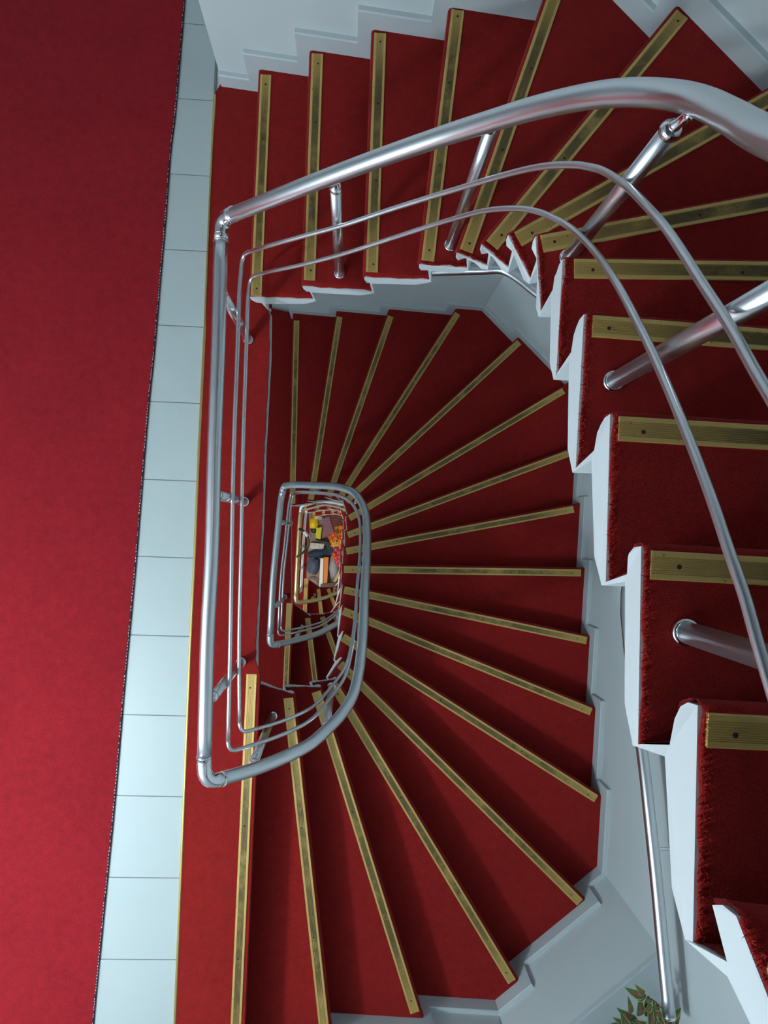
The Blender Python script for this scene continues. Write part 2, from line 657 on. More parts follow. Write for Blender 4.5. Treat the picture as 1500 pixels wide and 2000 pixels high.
# ------------------------------------------------------------------ setting: landings
def landing(fl_below, fl_above, zl, name, edge, wall_start, left, front, thick=0.035):
    """slab of a landing; edge = plan points along the stairwell from the upper flight's foot to the lower nosing"""
    poly = [Vector((left, front, 0)), fl_below.fo[17] + (fl_below.fo[17] - fl_below.fi[17]).normalized() * 0.15] \
        + edge[::-1] + [wall_start, Vector((wall_start.x, 3.3, 0)), Vector((left, 3.3, 0))]
    v, f = prism(poly, zl - thick, zl - 0.010)
    return tag(mobj(name, v, f, M['white']), kind='structure'), poly


E0 = [flat(at(u, v, 0)) for u, v in ((486, 560), (496, 582), (512, 590), (524, 600), (529.5, 614), (528.5, 700), (523, 800),
                                     (518.5, 880), (517, 940), (513, 1040), (510.5, 1080), (506, 1180), (503, 1250),
                                     (502.5, 1300))]
foot0 = [UP.back_in(1) * 0 + UP.fi[1] + UP.asc(1) * 0.07 + (UP.fo[1] - UP.fi[1]).normalized() * 0.9,
         UP.fi[1] + UP.asc(1) * 0.07 + (UP.fo[1] - UP.fi[1]).normalized() * 0.02]
edge0 = foot0 + E0[1:]
floor0, poly0 = landing(LOW, UP, 0.0, 'floor', edge0, UW[0] + Vector((0.03, 0.05, 0)), -3.2, -3.4)

# divider line between tiles and edge carpet
DIV = [flat(at(u, v, 0)) for u, v in ((421, 174), (412, 360), (400, 660), (389, 880), (381, 1079), (372.5, 1250), (342, 2000))]
ddir = (DIV[0] - DIV[-1]).normalized()
dnorm = Vector((-ddir.y, ddir.x, 0))          # to the left
DIV = [DIV[0]] + DIV[1:] + [DIV[-1] - ddir * 0.22]


def on_div(y):
    for i in range(len(DIV) - 1):
        if DIV[i].y >= y >= DIV[i + 1].y:
            return lerp(DIV[i], DIV[i + 1], (DIV[i].y - y) / (DIV[i].y - DIV[i + 1].y))
    if y > DIV[0].y:
        return DIV[0] + ddir * (y - DIV[0].y) / ddir.y
    return DIV[-1] + ddir * (y - DIV[-1].y) / ddir.y


# tiles, one object each
rows_v = [-96, 49, 196, 343.5, 491, 639, 788, 940, 1090, 1243, 1398, 1555.5, 1714, 1873, 2036]
rows_y = [at(390, v, 0).y for v in rows_v]
for i in range(len(rows_y) - 1):
    g = 0.0018
    A, B = on_div(rows_y[i] - g), on_div(rows_y[i + 1] + g)
    dz = random.uniform(-0.0006, 0.0006)
    tw = 0.353
    P = [A + dnorm * 0.007, B + dnorm * 0.007, B + dnorm * tw, A + dnorm * tw]
    c = sum(P, Vector()) / 4
    v, f = prism(P, -0.012, 0.0 + dz)
    vi, fi = prism([c + (p - c) * 0.994 for p in P], 0.0 + dz, 0.0007 + dz)
    V, Fc = join([(v, f), (vi, fi)])
    mobj('tile', V, Fc, M['tile'], floor0)
v, f = prism([on_div(2.6), on_div(-3.2), on_div(-3.2) + dnorm * 0.5, on_div(2.6) + dnorm * 0.5], -0.0105, -0.0022)
mobj('grout_bed', v, f, M['grout'], floor0)

# brass divider
w = 0.0115
prof = []
V, Fc = [], []
path = [on_div(1.99)] + DIV[1:]
for p in path:
    for x, h in ((0, 0.0), (0, 0.009), (0.003, 0.0125), (w - 0.003, 0.0125), (w, 0.009), (w, 0.0)):
        V.append(xy(p - dnorm * (x - 0.006), h))
for i in range(len(path) - 1):
    for k in range(5):
        Fc.append([i * 6 + k, i * 6 + k + 1, (i + 1) * 6 + k + 1, (i + 1) * 6 + k])
tag(mobj('divider_strip', V, Fc, M['divider']), 'thin brass strip dividing pale landing tiles from red edge carpet', 'metal strip')

# edge carpet of the landing
inner = [p + Vector((-0.006, 0, 0)) for p in E0[1:]]
low17 = LOW.fi[17] - LOW.asc(17) * 0.012
inner2 = []
for i in range(len(inner) - 1):
    for k in range(6):
        p = lerp(inner[i], inner[i + 1], k / 6)
        inner2.append(p + Vector((random.uniform(-0.003, 0.002), 0, 0)))
bot = LOW.fo[17] - LOW.asc(17) * 0.014
poly = [on_div(1.985) - dnorm * 0.006 * -1] + [flat(at(433, 172, 0)) + Vector((0, 0.02, 0)),
        UP.fo[1] + UP.asc(1) * 0.07 + Vector((0, 0.03, 0)), UP.fi[1] + UP.asc(1) * 0.07] + inner2 + \
       [LOW.fi[17] - LOW.asc(17) * 0.013, bot] + [p - dnorm * 0.004 for p in DIV[::-1][:-1]]
v, f = prism(poly, -0.010, 0.008)
o = tag(mobj('edge_carpet', v, f, M['carpet']), 'narrow red carpet band between brass strip and stairwell edge under railing', 'carpet')
# the landing's own nosing at the head of the lower flight
LOWN = Flight(-H_); LOWN.fi, LOWN.fo = dict(LOW.fi), dict(LOW.fo)
LOWN.base = -H_ + 0.008
build_strip(LOWN, 17, o, ribs=5)
# carpeted riser under that nosing
a17 = LOW.asc(17)
A, B = LOW.fi[17] - a17 * 0.013, bot
V, Fc = [], []
for p in (A - (B - A).normalized() * 0.012, B):
    V += [xy(p, 0.004), xy(p - a17 * 0.002, -0.02), xy(p + a17 * 0.008, -0.04), xy(p + a17 * 0.062, -R_ - 0.004), xy(p + a17 * 0.09, -R_), xy(p + a17 * 0.09, 0.0)]
Fc = [[k, k + 1, 6 + k + 1, 6 + k] for k in range(4)]
mobj('riser_carpet', V, Fc, M['carpet'], o)

# runner carpet on the left, with a stitched edge
RUN = [flat(at(u, v, 0)) for u, v in ((382, -220), (362, 0), (344.5, 210), (334, 300), (325, 420), (313, 560), (302, 690), (291.5, 788), (279, 940),
                                      (267, 1090), (253, 1243), (239, 1398), (226, 1555), (210.5, 1714), (195, 1873), (183, 2000), (178, 2060))]
poly = RUN + [Vector((-3.1, RUN[-1].y, 0)), Vector((-3.1, RUN[0].y, 0))]
v, f = prism(poly, 0.0008, 0.009)
run = tag(mobj('carpet_runner', v, f, M['runner']), 'wide plain red carpet with stitched edge covering the landing left of tiles', 'carpet')
V, Fc = [], []
RP = spline(RUN, 24)
for i in range(len(RP) - 1):
    p = xy(RP[i], 0.0095); q = xy(RP[i + 1], 0.0095)
    L = (q - p).length
    dd = (q - p).normalized(); nn = Vector((-dd.y, dd.x, 0))
    t = 0.0
    while t < L:
        if random.random() < 0.62:
            c = p + dd * t - nn * random.uniform(0.001, 0.004)
            b = len(V)
            s, h = 0.0035, 0.0012
            V += [c - dd * s - nn * h, c + dd * s - nn * h, c + dd * s + nn * h, c - dd * s + nn * h,
                  c + Vector((0, 0, 0.0015))]
            Fc += [[b, b + 1, b + 4], [b + 1, b + 2, b + 4], [b + 2, b + 3, b + 4], [b + 3, b, b + 4]]
        t += 0.0125
bw = spline(RUN, 3)
Vb, Fb_ = [], []
for i, p in enumerate(bw):
    t_ = (bw[min(i + 1, len(bw) - 1)] - bw[max(i - 1, 0)]).normalized()
    n_ = Vector((-t_.y, t_.x, 0))
    for x_, h_ in ((-0.0015, 0.0008), (-0.0015, 0.0085), (0.0, 0.0096), (0.0055, 0.0096), (0.006, 0.0085)):
        Vb.append(xy(p - n_ * x_, h_))
for i in range(len(bw) - 1):
    for k in range(4):
        Fb_.append([i * 5 + k, i * 5 + k + 1, (i + 1) * 5 + k + 1, (i + 1) * 5 + k])
mobj('edge_shade', Vb, Fb_, plain('dark_edge_shade', (0.045, 0.008, 0.022), 0.9), run)  # dark strip puts the shade along the runner's side into colour
tag(mobj('edge_stitching', V, Fc, M['thread'], run), kind='stuff')

# landing one storey down, and the one below it
def lower_landing(k, px_edge, shf, fl_below, fl_above, label):
    zl = -k * H_
    ed = [flat(at(u, v, zl)) for u, v in px_edge]
    foot = [fl_above.fi[1] + fl_above.asc(1) * 0.07 + (fl_above.fo[1] - fl_above.fi[1]).normalized() * 0.9,
            fl_above.fi[1] + fl_above.asc(1) * 0.07]
    ws = LW[0] + Vector((-0.10 * k if k > 1 else 0, 0.04, 0))
    fo, _ = landing(fl_below, fl_above, zl, 'floor', foot + ed, ws, -3.2, -3.4)
    ed2 = [p + Vector((-0.007, 0, 0)) for p in ed]
    A17 = fl_below.fi[17] - fl_below.asc(17) * 0.013
    bot = fl_below.fo[17] - fl_below.asc(17) * 0.013 + (fl_below.fo[17] - fl_below.fi[17]).normalized() * 0.1
    dv = [fl_above.fi[1] + Vector((-0.26, 1.75, 0)), bot + Vector((-0.38, 0, 0))]
    poly = [dv[0], fl_above.fo[1] + Vector((0.06, 0.1, 0)), fl_above.fi[1] + fl_above.asc(1) * 0.06] + ed2 + [A17, bot, dv[1]]
    v, f = prism(poly, zl - 0.010, zl + 0.008)
    o = tag(mobj('edge_carpet', v, f, M['carpet']), label, 'carpet')
    g = Flight(fl_below.base + 0.008); g.fi, g.fo = fl_below.fi, fl_below.fo
    build_strip(g, 17, o, ribs=3, screws=False)
    a = fl_below.asc(17)
    V = []
    for p in (A17, bot):
        V += [xy(p, zl + 0.004), xy(p + a * 0.008, zl - 0.04), xy(p + a * 0.062, zl - R_ - 0.004)]
    mobj('riser_carpet', V, [[0, 1, 4, 3], [1, 2, 5, 4]], M['carpet'], o)
    # divider and tiles
    dd = (dv[0] - dv[1]).normalized(); dn = Vector((-dd.y, dd.x, 0))
    v, f = prism([dv[0], dv[1], dv[1] + dn * 0.012, dv[0] + dn * 0.012], zl - 0.01, zl + 0.012)
    mobj('divider_strip', v, f, M['divider'], fo)
    v, f = prism([dv[0] + dn * 0.012, dv[1] + dn * 0.012, dv[1] + dn * 1.9, dv[0] + dn * 1.9], zl - 0.01, zl)
    mobj('tile_field', v, f, M['tile'], fo)
    return fo


lower_landing(1, ((569, 990), (569.5, 1100), (570, 1212)), sh1, DEEP, LOW,
              'red edge carpet on the landing one floor down, inside second railing')
lower_landing(2, ((605, 1036), (599, 1120), (594, 1205)), sh2, DEEP2, DEEP,
              'red edge carpet on the landing two floors down, deep in the well')

# ------------------------------------------------------------------ setting: walls
def seg_wall(name, A, B, z0, z1, t=0.22, over0=0.0, over1=0.0, mat=None):
    d = (B - A).normalized()
    nrm = Vector((-d.y, d.x, 0))       # outward when the polyline runs clockwise
    a, b = A - d * over0 + nrm * 0.022, B + d * over1 + nrm * 0.022
    v, f = prism([a, b, b + nrm * t, a + nrm * t], z0, z1)
    return tag(mobj(name, v, f, mat or M['wall']), kind='structure')


ZT = 5.6
seg_wall('wall_upper_back', UW[0], UW[1], -0.15, ZT, 0.3, 0.0, 0.02)
seg_wall('wall_upper_corner', UW[1], UW[2], 0.3, ZT, 0.3, 0.0, 0.02)
seg_wall('wall_right', LW[2], LW[3], -3 * H_, ZT, 0.3, 0.6, 0.9)
seg_wall('wall_lower_back', LW[0], LW[1], -H_ - 0.2, -0.02, 0.3, 0.0, 0.03)
seg_wall('wall_lower_corner', LW[1], LW[2], -H_ - 0.2, 0.62, 0.3, 0.0, 0.03)
SILL = -0.045
seg_wall('wall_lower_window', LW[3], LW[4], -H_, SILL - 0.03, 0.3, 0.05, 0.02)
seg_wall('wall_front', LW[4], LW[6], -3 * H_, ZT, 0.3, 0.0, 2.6)
# deeper storeys
for k, shf in ((1, sh1), (2, sh2)):
    seg_wall('wall_deep_back', shf(LW[0]), LW[1], -H_ * (k + 1) - 0.2, -H_ * k - 0.16, 0.3, 0.0, 0.03)
    seg_wall('wall_deep_corner', LW[1], LW[2], -H_ * (k + 1) - 0.2, -H_ * k + 0.2, 0.3, 0.0, 0.03)
    seg_wall('wall_deep_window', LW[3], LW[4], -H_ * (k + 1) - 0.2, -H_ * k + 0.3, 0.3, 0.0, 0.02)
v, f = prism([Vector((-3.4, -3.5, 0)), Vector((-3.2, -3.5, 0)), Vector((-3.2, 3.4, 0)), Vector((-3.4, 3.4, 0))], -3 * H_, ZT)
tag(mobj('wall_left', v, f, M['wall']), kind='structure')
v, f = prism([Vector((-3.4, 3.3, 0)), Vector((UW[0].x + .03, 3.3, 0)), Vector((UW[0].x + .03, 3.5, 0)), Vector((-3.4, 3.5, 0))], -3 * H_, ZT)
tag(mobj('wall_back', v, f, M['wall']), kind='structure')
v, f = prism([Vector((UW[0].x + .03, UW[0].y + 0.02, 0)), Vector((UW[0].x + .25, UW[0].y + 0.02, 0)), Vector((UW[0].x + .25, 3.4, 0)), Vector((UW[0].x + .03, 3.4, 0))], -0.1, ZT)
tag(mobj('wall_pier', v, f, M['wall']), kind='structure')
v, f = prism([Vector((-3.4, -3.5, 0)), Vector((2.2, -3.5, 0)), Vector((2.2, 3.5, 0)), Vector((-3.4, 3.5, 0))], ZT, ZT + 0.2)
tag(mobj('ceiling', v, f, M['wall']), kind='structure')
v, f = prism([Vector((-3.3, -3.4, 0)), Vector((0.2, -2.45, 0)), UP.fi[17] + Vector((-0.35, 0, 0)), Vector((-0.62, -0.9, 0)), Vector((-0.62, 1.4, 0)),
              Vector((-0.55, 3.3, 0)), Vector((-3.3, 3.3, 0))], H_ - 0.18, H_)
tag(mobj('floor', v, f, M['wall']), kind='structure')
v, f = prism([Vector((-3.4, -3.5, 0)), Vector((2.2, -3.5, 0)), Vector((2.2, 3.5, 0)), Vector((-3.4, 3.5, 0))], -3 * H_ - 0.2, -3 * H_)
tag(mobj('floor', v, f, plain('cellar_floor', (0.30, 0.20, 0.17), 0.7)), kind='structure')

# window sill with the plant
d34 = (LW[4] - LW[3]).normalized(); n34 = Vector((-d34.y, d34.x, 0))
a, b = LW[3] + n34 * 0.012 - d34 * 0.0, LW[4] + n34 * 0.012
v, f = prism([a, b, b + n34 * 0.55, a + n34 * 0.55 - d34 * 0.35], SILL - 0.03, SILL)
bm = bmesh.new()
bv = [bm.verts.new(p) for p in v]
for q in f:
    bm.faces.new([bv[i] for i in q])
bmesh.ops.bevel(bm, geom=[e for e in bm.edges if abs(e.verts[0].co.z - SILL) < 1e-6 and abs(e.verts[1].co.z - SILL) < 1e-6], offset=0.006, segments=2, affect='EDGES')
me = bpy.data.meshes.new('trim_1')
bm.to_mesh(me); bm.free()
me.materials.append(M['skirt'])
tag(link(bpy.data.objects.new('trim_1', me)), kind='structure')
v, f = prism([a + n34 * 0.50 + d34 * -0.3, b + n34 * 0.50, b + n34 * 0.6, a + n34 * 0.6 + d34 * -0.3], SILL - 0.1, ZT)
tag(mobj('wall_window', v, f, M['wall']), kind='structure')


# ------------------------------------------------------------------ skirting that steps up with the stairs
def arclen(poly):
    s = [0.0]
    for i in range(len(poly) - 1):
        s.append(s[-1] + (poly[i + 1] - poly[i]).length)
    return s


def project(poly, s, p):
    best = (1e9, 0)
    for i in range(len(poly) - 1):
        e = poly[i + 1] - poly[i]
        t = max(0, min(1, (p - poly[i]).dot(e) / e.length_squared))
        q = poly[i] + e * t
        if (q - p).length < best[0]:
            best = ((q - p).length, s[i] + t * e.length)
    return best[1]


def point_at(poly, s, x):
    x = max(0, min(s[-1], x))
    for i in range(len(poly) - 1):
        if x <= s[i + 1] + 1e-9:
            return lerp(poly[i], poly[i + 1], (x - s[i]) / (s[i + 1] - s[i]))
    return poly[-1]


def offset_poly(pts, t):
    out = []
    for i, p in enumerate(pts):
        ns = []
        if i:
            e = (p - pts[i - 1]).normalized(); ns.append(Vector((-e.y, e.x, 0)))
        if i + 1 < len(pts):
            e = (pts[i + 1] - p).normalized(); ns.append(Vector((-e.y, e.x, 0)))
        if len(ns) == 2:
            m = (ns[0] + ns[1]).normalized()
            out.append(p + m * (t / max(0.3, m.dot(ns[0]))))
        else:
            out.append(p + ns[0] * t)
    return out


def skirting(name, fl, poly, steps, first_s=0.0):
    root = bpy.data.objects.new(name, None)
    link(root)
    tag(root, kind='structure')
    s = arclen(poly)
    marks = {n: project(poly, s, fl.fo[n] - fl.asc(n) * 0.012) - 0.055 for n in steps}
    for n in [min(steps) - 1] + list(steps):
        s0 = first_s if n == min(steps) - 1 else marks[n]
        s1 = marks.get(n + 1, s[-1] if n >= 12 else marks[n] + 0.35 if n in marks else s[-1])
        if s1 - s0 < 0.02:
            continue
        pts = [point_at(poly, s, s0)] + [poly[i] for i in range(len(poly)) if s0 + 0.005 < s[i] < s1 - 0.005] + [point_at(poly, s, s1)]
        off = offset_poly(pts, 0.028)
        zb, zt = fl.z(n) - R_ - 0.02, fl.z(n) + 0.085
        k = len(pts)
        V, Fc = [], []
        bev = 0.005
        inn = offset_poly(pts, bev)
        for i in range(k):
            V += [xy(pts[i], zb), xy(pts[i], zt - bev), xy(inn[i], zt), xy(off[i], zt + 0.003), xy(off[i], zb)]
        for i in range(k - 1):
            for q in range(5):
                Fc.append([i * 5 + q, i * 5 + (q + 1) % 5, (i + 1) * 5 + (q + 1) % 5, (i + 1) * 5 + q])
        Fc.append([0, 1, 2, 3, 4]); Fc.append([(k - 1) * 5 + q for q in range(5)][::-1])
        mobj('skirting_board', V, Fc, M['skirt'], root)
    return root


skirting('baseboard_upper', UP, UW[:4], range(1, 14))
skirting('baseboard_lower', LOW, LW, range(1, 17))

# ------------------------------------------------------------------ the flights
staircase(UP, range(1, 17), 'upper red-carpeted winding flight rising along the top and right of picture', near=range(4, 15), ribs=8, cross=16, jit=0.0035)
staircase(LOW, range(1, 17), 'wide middle red-carpeted winding flight fanning down below the landing', ribs=4, cross=12)
staircase(DEEP, range(1, 17), 'deep flight glimpsed between the first and second lower railings', ribs=3, cross=5, jit=0)
staircase(DEEP2, range(1, 17), 'deepest flight with brass nosings at the bottom of the well', ribs=3, cross=5, jit=0)


# ------------------------------------------------------------------ railings
def pitch_solve(fl, u, v, h, nmax=17, nmin=0.35):
    """height of a rail point seen at (u, v) that keeps h above the pitch line of the flight"""
    ns = sorted(fl.fi)
    pts = [fl.fi[n] for n in ns]
    zc = fl.base + h + 1.0
    for _ in range(40):
        p = flat(at(u, v, zc))
        best = (1e9, 1.0)
        for i in range(len(pts) - 1):
            e = pts[i + 1] - pts[i]
            t = (p - pts[i]).dot(e) / e.length_squared
            if i > 0:
                t = max(0, t)
            if i < len(pts) - 2:
                t = min(1, t)
            q = pts[i] + e * t
            if (q - p).length < best[0]:
                best = ((q - p).length, ns[i] + t)
        n = max(nmin, min(nmax, best[1]))
        zc = 0.5 * zc + 0.5 * (fl.base + n * R_ + h)
    return at(u, v, zc)


def smooth_z(P, it=3):
    for _ in range(it):
        zs = [p.z for p in P]
        for i in range(1, len(P) - 1):
            l = (P[i] - P[i - 1]).length; r = (P[i + 1] - P[i]).length
            m = (zs[i - 1] * r + zs[i + 1] * l) / (l + r)
            nz = 0.5 * zs[i] + 0.5 * m
            # stay on the same sight line
            d = P[i] - Vector((0, 0, CZ))
            P[i] = Vector((0, 0, CZ)) + d * ((nz - CZ) / d.z)
    return P


RAIL_R, BAR_R, POST_R = 0.0250, 0.0080, 0.0180
HR, HB1, HB2 = 0.72, 0.47, 0.24


def cut_corner(land, flight, r):
    """land: points ending at the corner; flight: points starting at the corner -> (straight, elbow, flight)"""
    c = land[-1]
    a = c + (land[-2] - c).normalized() * r
    b = c + (flight[1] - c).normalized() * r
    return land[:-1] + [a], bez(a, c, b, 10), [b] + flight[1:]


def ring(p, axis, rad, wid=0.006):
    axis = axis.normalized()
    return lathe(p - axis * wid / 2, axis, [(0, rad * 0.9), (0.001, rad), (wid - 0.001, rad), (wid, rad * 0.9)], 20)


def elbow_mesh(pts, rad, parent, mat):
    a, b = pts[0], pts[-1]
    t0, t1 = (pts[1] - pts[0]).normalized(), (pts[-1] - pts[-2]).normalized()
    full = [a - t0 * 0.022] + pts + [b + t1 * 0.022]
    parts = [tube(full, rad * 1.04, 20), ring(full[0], t0, rad * 1.10), ring(full[-1], t1, rad * 1.10),
             ring(a, t0, rad * 1.07, 0.003), ring(b, t1, rad * 1.07, 0.003)]
    V, Fc = join(parts)
    return mobj('elbow', V, Fc, mat, parent, smooth=True)


def post(base, top, rail_pt, parent, mat=None):
    """tube with a base ring, a ball cap and a curved saddle up to the rail"""
    mat = mat or M['steel']
    ax = (top - base).normalized()
    V, Fc = tube([base, lerp(base, top, 0.5), top], POST_R, 20)
    p = mobj('post', V, Fc, mat, parent, smooth=True)
    V, Fc = lathe(base, ax, [(0, POST_R * 1.32), (0.008, POST_R * 1.32), (0.012, POST_R * 1.18), (0.013, POST_R)], 24)
    mobj('base_ring', V, Fc, M['chrome'], p, smooth=True)
    V, Fc = lathe(top - ax * 0.004, ax, [(0, POST_R), (0.002, POST_R * 1.12), (0.010, POST_R * 1.14), (0.017, POST_R * 0.95), (0.022, POST_R * 0.55), (0.024, 0.004)], 24)
    mobj('post_cap', V, Fc, M['chrome'], p, smooth=True)
    q = top + ax * 0.012
    mid = lerp(q, rail_pt, 0.55) + ax * 0.006
    path = bez(q, mid, rail_pt, 8)
    rr = [0.0125, 0.0105, 0.0095, 0.0092, 0.0095, 0.0110, 0.0135, 0.0170, 0.0205]
    V, Fc = tube(path, rr, 12)
    mobj('saddle', V, Fc, M['chrome'], p, smooth=True)
    return p


def nearest(path, p):
    return min(path, key=lambda q: (q.x - p.x) ** 2 + (q.y - p.y) ** 2)


# --- upper railing: landing run + upper flight
e = empty('railing', at(477, 980, 0.008), 'brushed steel railing around the landing and up the upper flight', 'railing', 'stairwell railings')
RLand = [at(u, v, HR) for u, v in ((398, 1531), (405, 1250), (413.7, 1079), (418.7, 880), (426, 680), (432.5, 428))]
Rup = [RLand[-1]] + [at(u, v, zz) for u, v, zz in
       [(530, 389, 0.94), (620, 354, 1.085)] + [(u, v, n * R_ + HR) for u, v, n in
        ((713, 319, 2.86), (800, 288, 3.45), (880, 261, 4.02), (960, 236, 4.66), (1030, 215, 5.24), (1095, 199, 5.78), (1158, 187, 6.27), (1200, 182, 6.55),
         (1244, 180.5, 6.82), (1290, 183, 7.10), (1337, 190, 7.42), (1383, 205, 7.80), (1430, 229, 8.24), (1500, 268, 8.95))]]
Rup += [Vector((0.562, 0.31, 10.45 * R_ + HR)), Vector((0.556, 0.07, 11.5 * R_ + HR)), Vector((0.548, -0.17, 12.6 * R_ + HR)), Vector((0.54, -0.42, 13.8 * R_ + HR)),
        Vector((0.48, -0.66, 15.0 * R_ + HR)), Vector((0.30, -0.86, 16.0 * R_ + HR)), Vector((0.05, -0.95, 17.0 * R_ + HR))]
st, el, fl_ = cut_corner([RLand[0] + (RLand[1] - RLand[0]).normalized() * 0.075] + RLand[1:], Rup, 0.055)
V, Fc = tube(spline(st, 4), RAIL_R, 24); mobj('handrail', V, Fc, M['steel'], e, smooth=True)
elbow_mesh(el, RAIL_R, e, M['chrome'])
RUP_PATH = spline(fl_, 8)
V, Fc = tube(RUP_PATH, RAIL_R, 24); mobj('handrail', V, Fc, M['steel'], e, smooth=True)
RLAND_PATH = spline(RLand, 10)

PLAN = []
for i in range(1, len(RUP_PATH) - 1):
    t = flat(RUP_PATH[i + 1] - RUP_PATH[i - 1]).normalized()
    PLAN.append(flat(RUP_PATH[i]) + Vector((t.y, -t.x, 0)) * 0.036)


def under_rail(u, v):
    """point seen at (u, v) that lies in the upright surface just inside the rail"""
    d = flat(at(u, v, CZ - 1.0))
    for i in range(len(PLAN) - 1):
        a_, b_ = PLAN[i], PLAN[i + 1]
        e_ = b_ - a_
        den = d.x * e_.y - d.y * e_.x
        if abs(den) < 1e-12:
            continue
        k = (a_.x * e_.y - a_.y * e_.x) / den
        s_ = (a_.x * d.y - a_.y * d.x) / den
        if k > 0 and -1e-6 <= s_ <= 1 + 1e-6:
            return at(u, v, CZ - k)
    return None


b1l = [at(u, v, HB1) for u, v in ((445, 1471), (450, 1250), (452.7, 1079), (456.7, 880), (464, 680), (467, 580), (473.5, 496))]
b1f = [b1l[-1]] + smooth_z([q for q in [under_rail(u, v) for u, v in
       ((520, 481.5), (590, 462), (670, 440), (770, 407), (880, 373), (988, 341), (1055, 326), (1116, 322), (1150, 326), (1180, 335), (1223, 363), (1265, 405), (1308, 456), (1372, 555),
        (1427, 640), (1488, 748))] if q], 3)
b2l = [at(u, v, HB2) for u, v in ((468, 1433), (467, 1250), (470.7, 1079), (474.7, 880), (481, 680), (483.5, 600), (488, 541))]
b2f = [b2l[-1]] + smooth_z([q for q in [under_rail(u, v) for u, v in
       ((530, 530), (590, 517), (670, 496), (770, 464), (860, 435), (945, 412), (1009, 407), (1045, 412), (1073, 422), (1116, 446), (1159, 488), (1201, 548), (1244, 628),
        (1280, 702), (1332, 824), (1385, 962), (1425, 1080), (1455, 1168), (1496, 1311))] if q], 3)
print('b1', [tuple(round(c, 2) for c in p) for p in b1f])
print('b2', [tuple(round(c, 2) for c in p) for p in b2f])
for pts, n_ in ((b1f, 2), (b2f, 2)):
    d = (pts[-1] - pts[-3]).normalized()
    pts += [pts[-1] + d * 0.25, pts[-1] + d * 0.5]
for L_, Fl in ((b1l, b1f), (b2l, b2f)):
    st, el, fl_ = cut_corner([L_[0] + (L_[1] - L_[0]).normalized() * 0.05] + L_[1:], Fl, 0.05)
    V, Fc = tube(spline(st, 4)[:-1] + el + spline(fl_, 8)[1:], BAR_R, 14)
    mobj('mid_bar', V, Fc, M['steel'], e, smooth=True)

for (u, v, zz, path) in ((485, 664, 0.008, RLAND_PATH), (477, 980, 0.008, RLAND_PATH), (471, 1293, 0.008, RLAND_PATH),
                         (663, 535, UP.z(2), RUP_PATH), (879, 480, UP.z(4), RUP_PATH), (1107, 506, UP.z(8), RUP_PATH),
                         (1196, 746, UP.z(10), RUP_PATH), (1336, 1234, UP.z(12), RUP_PATH)):
    b = at(u, v, zz)
    q = nearest(path, b)
    top = xy(b, q.z - 0.085)
    post(b, top, q - Vector((0, 0, RAIL_R * 0.8)), e)

# --- lower railing: landing one floor down + lower flight, arriving at this landing's lower corner
CORNER0 = RLand[0]
e2 = empty('railing', at(556, 1166, -H_ + 0.008), 'second railing down the well, steel, curving round the lower flight', 'railing', 'stairwell railings')
zl = -H_ + HR
L2 = [at(u, v, zl) for u, v in ((527, 1262), (533, 1140), (540.5, 1060), (548, 984), (554, 950))]
f2px = ((572, 947), (612, 948), (652, 950), (676, 955), (692, 963), (703, 976), (711, 992), (716, 1016), (717, 1064), (715, 1112),
        (712, 1160), (710, 1220), (704, 1290), (695, 1340), (684, 1369), (667, 1395), (648, 1415.6), (609, 1451), (564, 1475), (500, 1501))
F2 = [L2[-1]] + smooth_z([pitch_solve(LOW, u, v, HR) for u, v in f2px], 6) + [CORNER0]
print('low rail', [tuple(round(c, 2) for c in p) for p in F2])


def low_rail(parent, L2, F2, mats, first=True, land_mat=None, posts=True, lowfl=LOW, seg=20, corner0_el=True):
    mat, ch = mats
    st, el, fl_ = cut_corner([L2[0] + (L2[1] - L2[0]).normalized() * 0.075] + L2[1:], F2, 0.055)
    V, Fc = tube(spline(st, 4), RAIL_R, seg); mobj('handrail', V, Fc, land_mat or mat, parent, smooth=True)
    elbow_mesh(el, RAIL_R, parent, ch)
    end = fl_[:-1]
    c = F2[-1]
    b = c + (fl_[-2] - c).normalized() * 0.06
    P = spline(end + [b], 6)
    V, Fc = tube(P, RAIL_R, seg); mobj('handrail', V, Fc, mat, parent, smooth=True)
    return P


P2 = low_rail(e2, L2, F2, (M['steel'], M['chrome']))
# elbow at this landing's lower corner
c = CORNER0
a = c + (P2[-6] - c).normalized() * 0.058; b = c + (RLand[1] - c).normalized() * 0.07
elbow_mesh(bez(a, c, b, 10), RAIL_R, e, M['chrome'])


BAR_START = {}


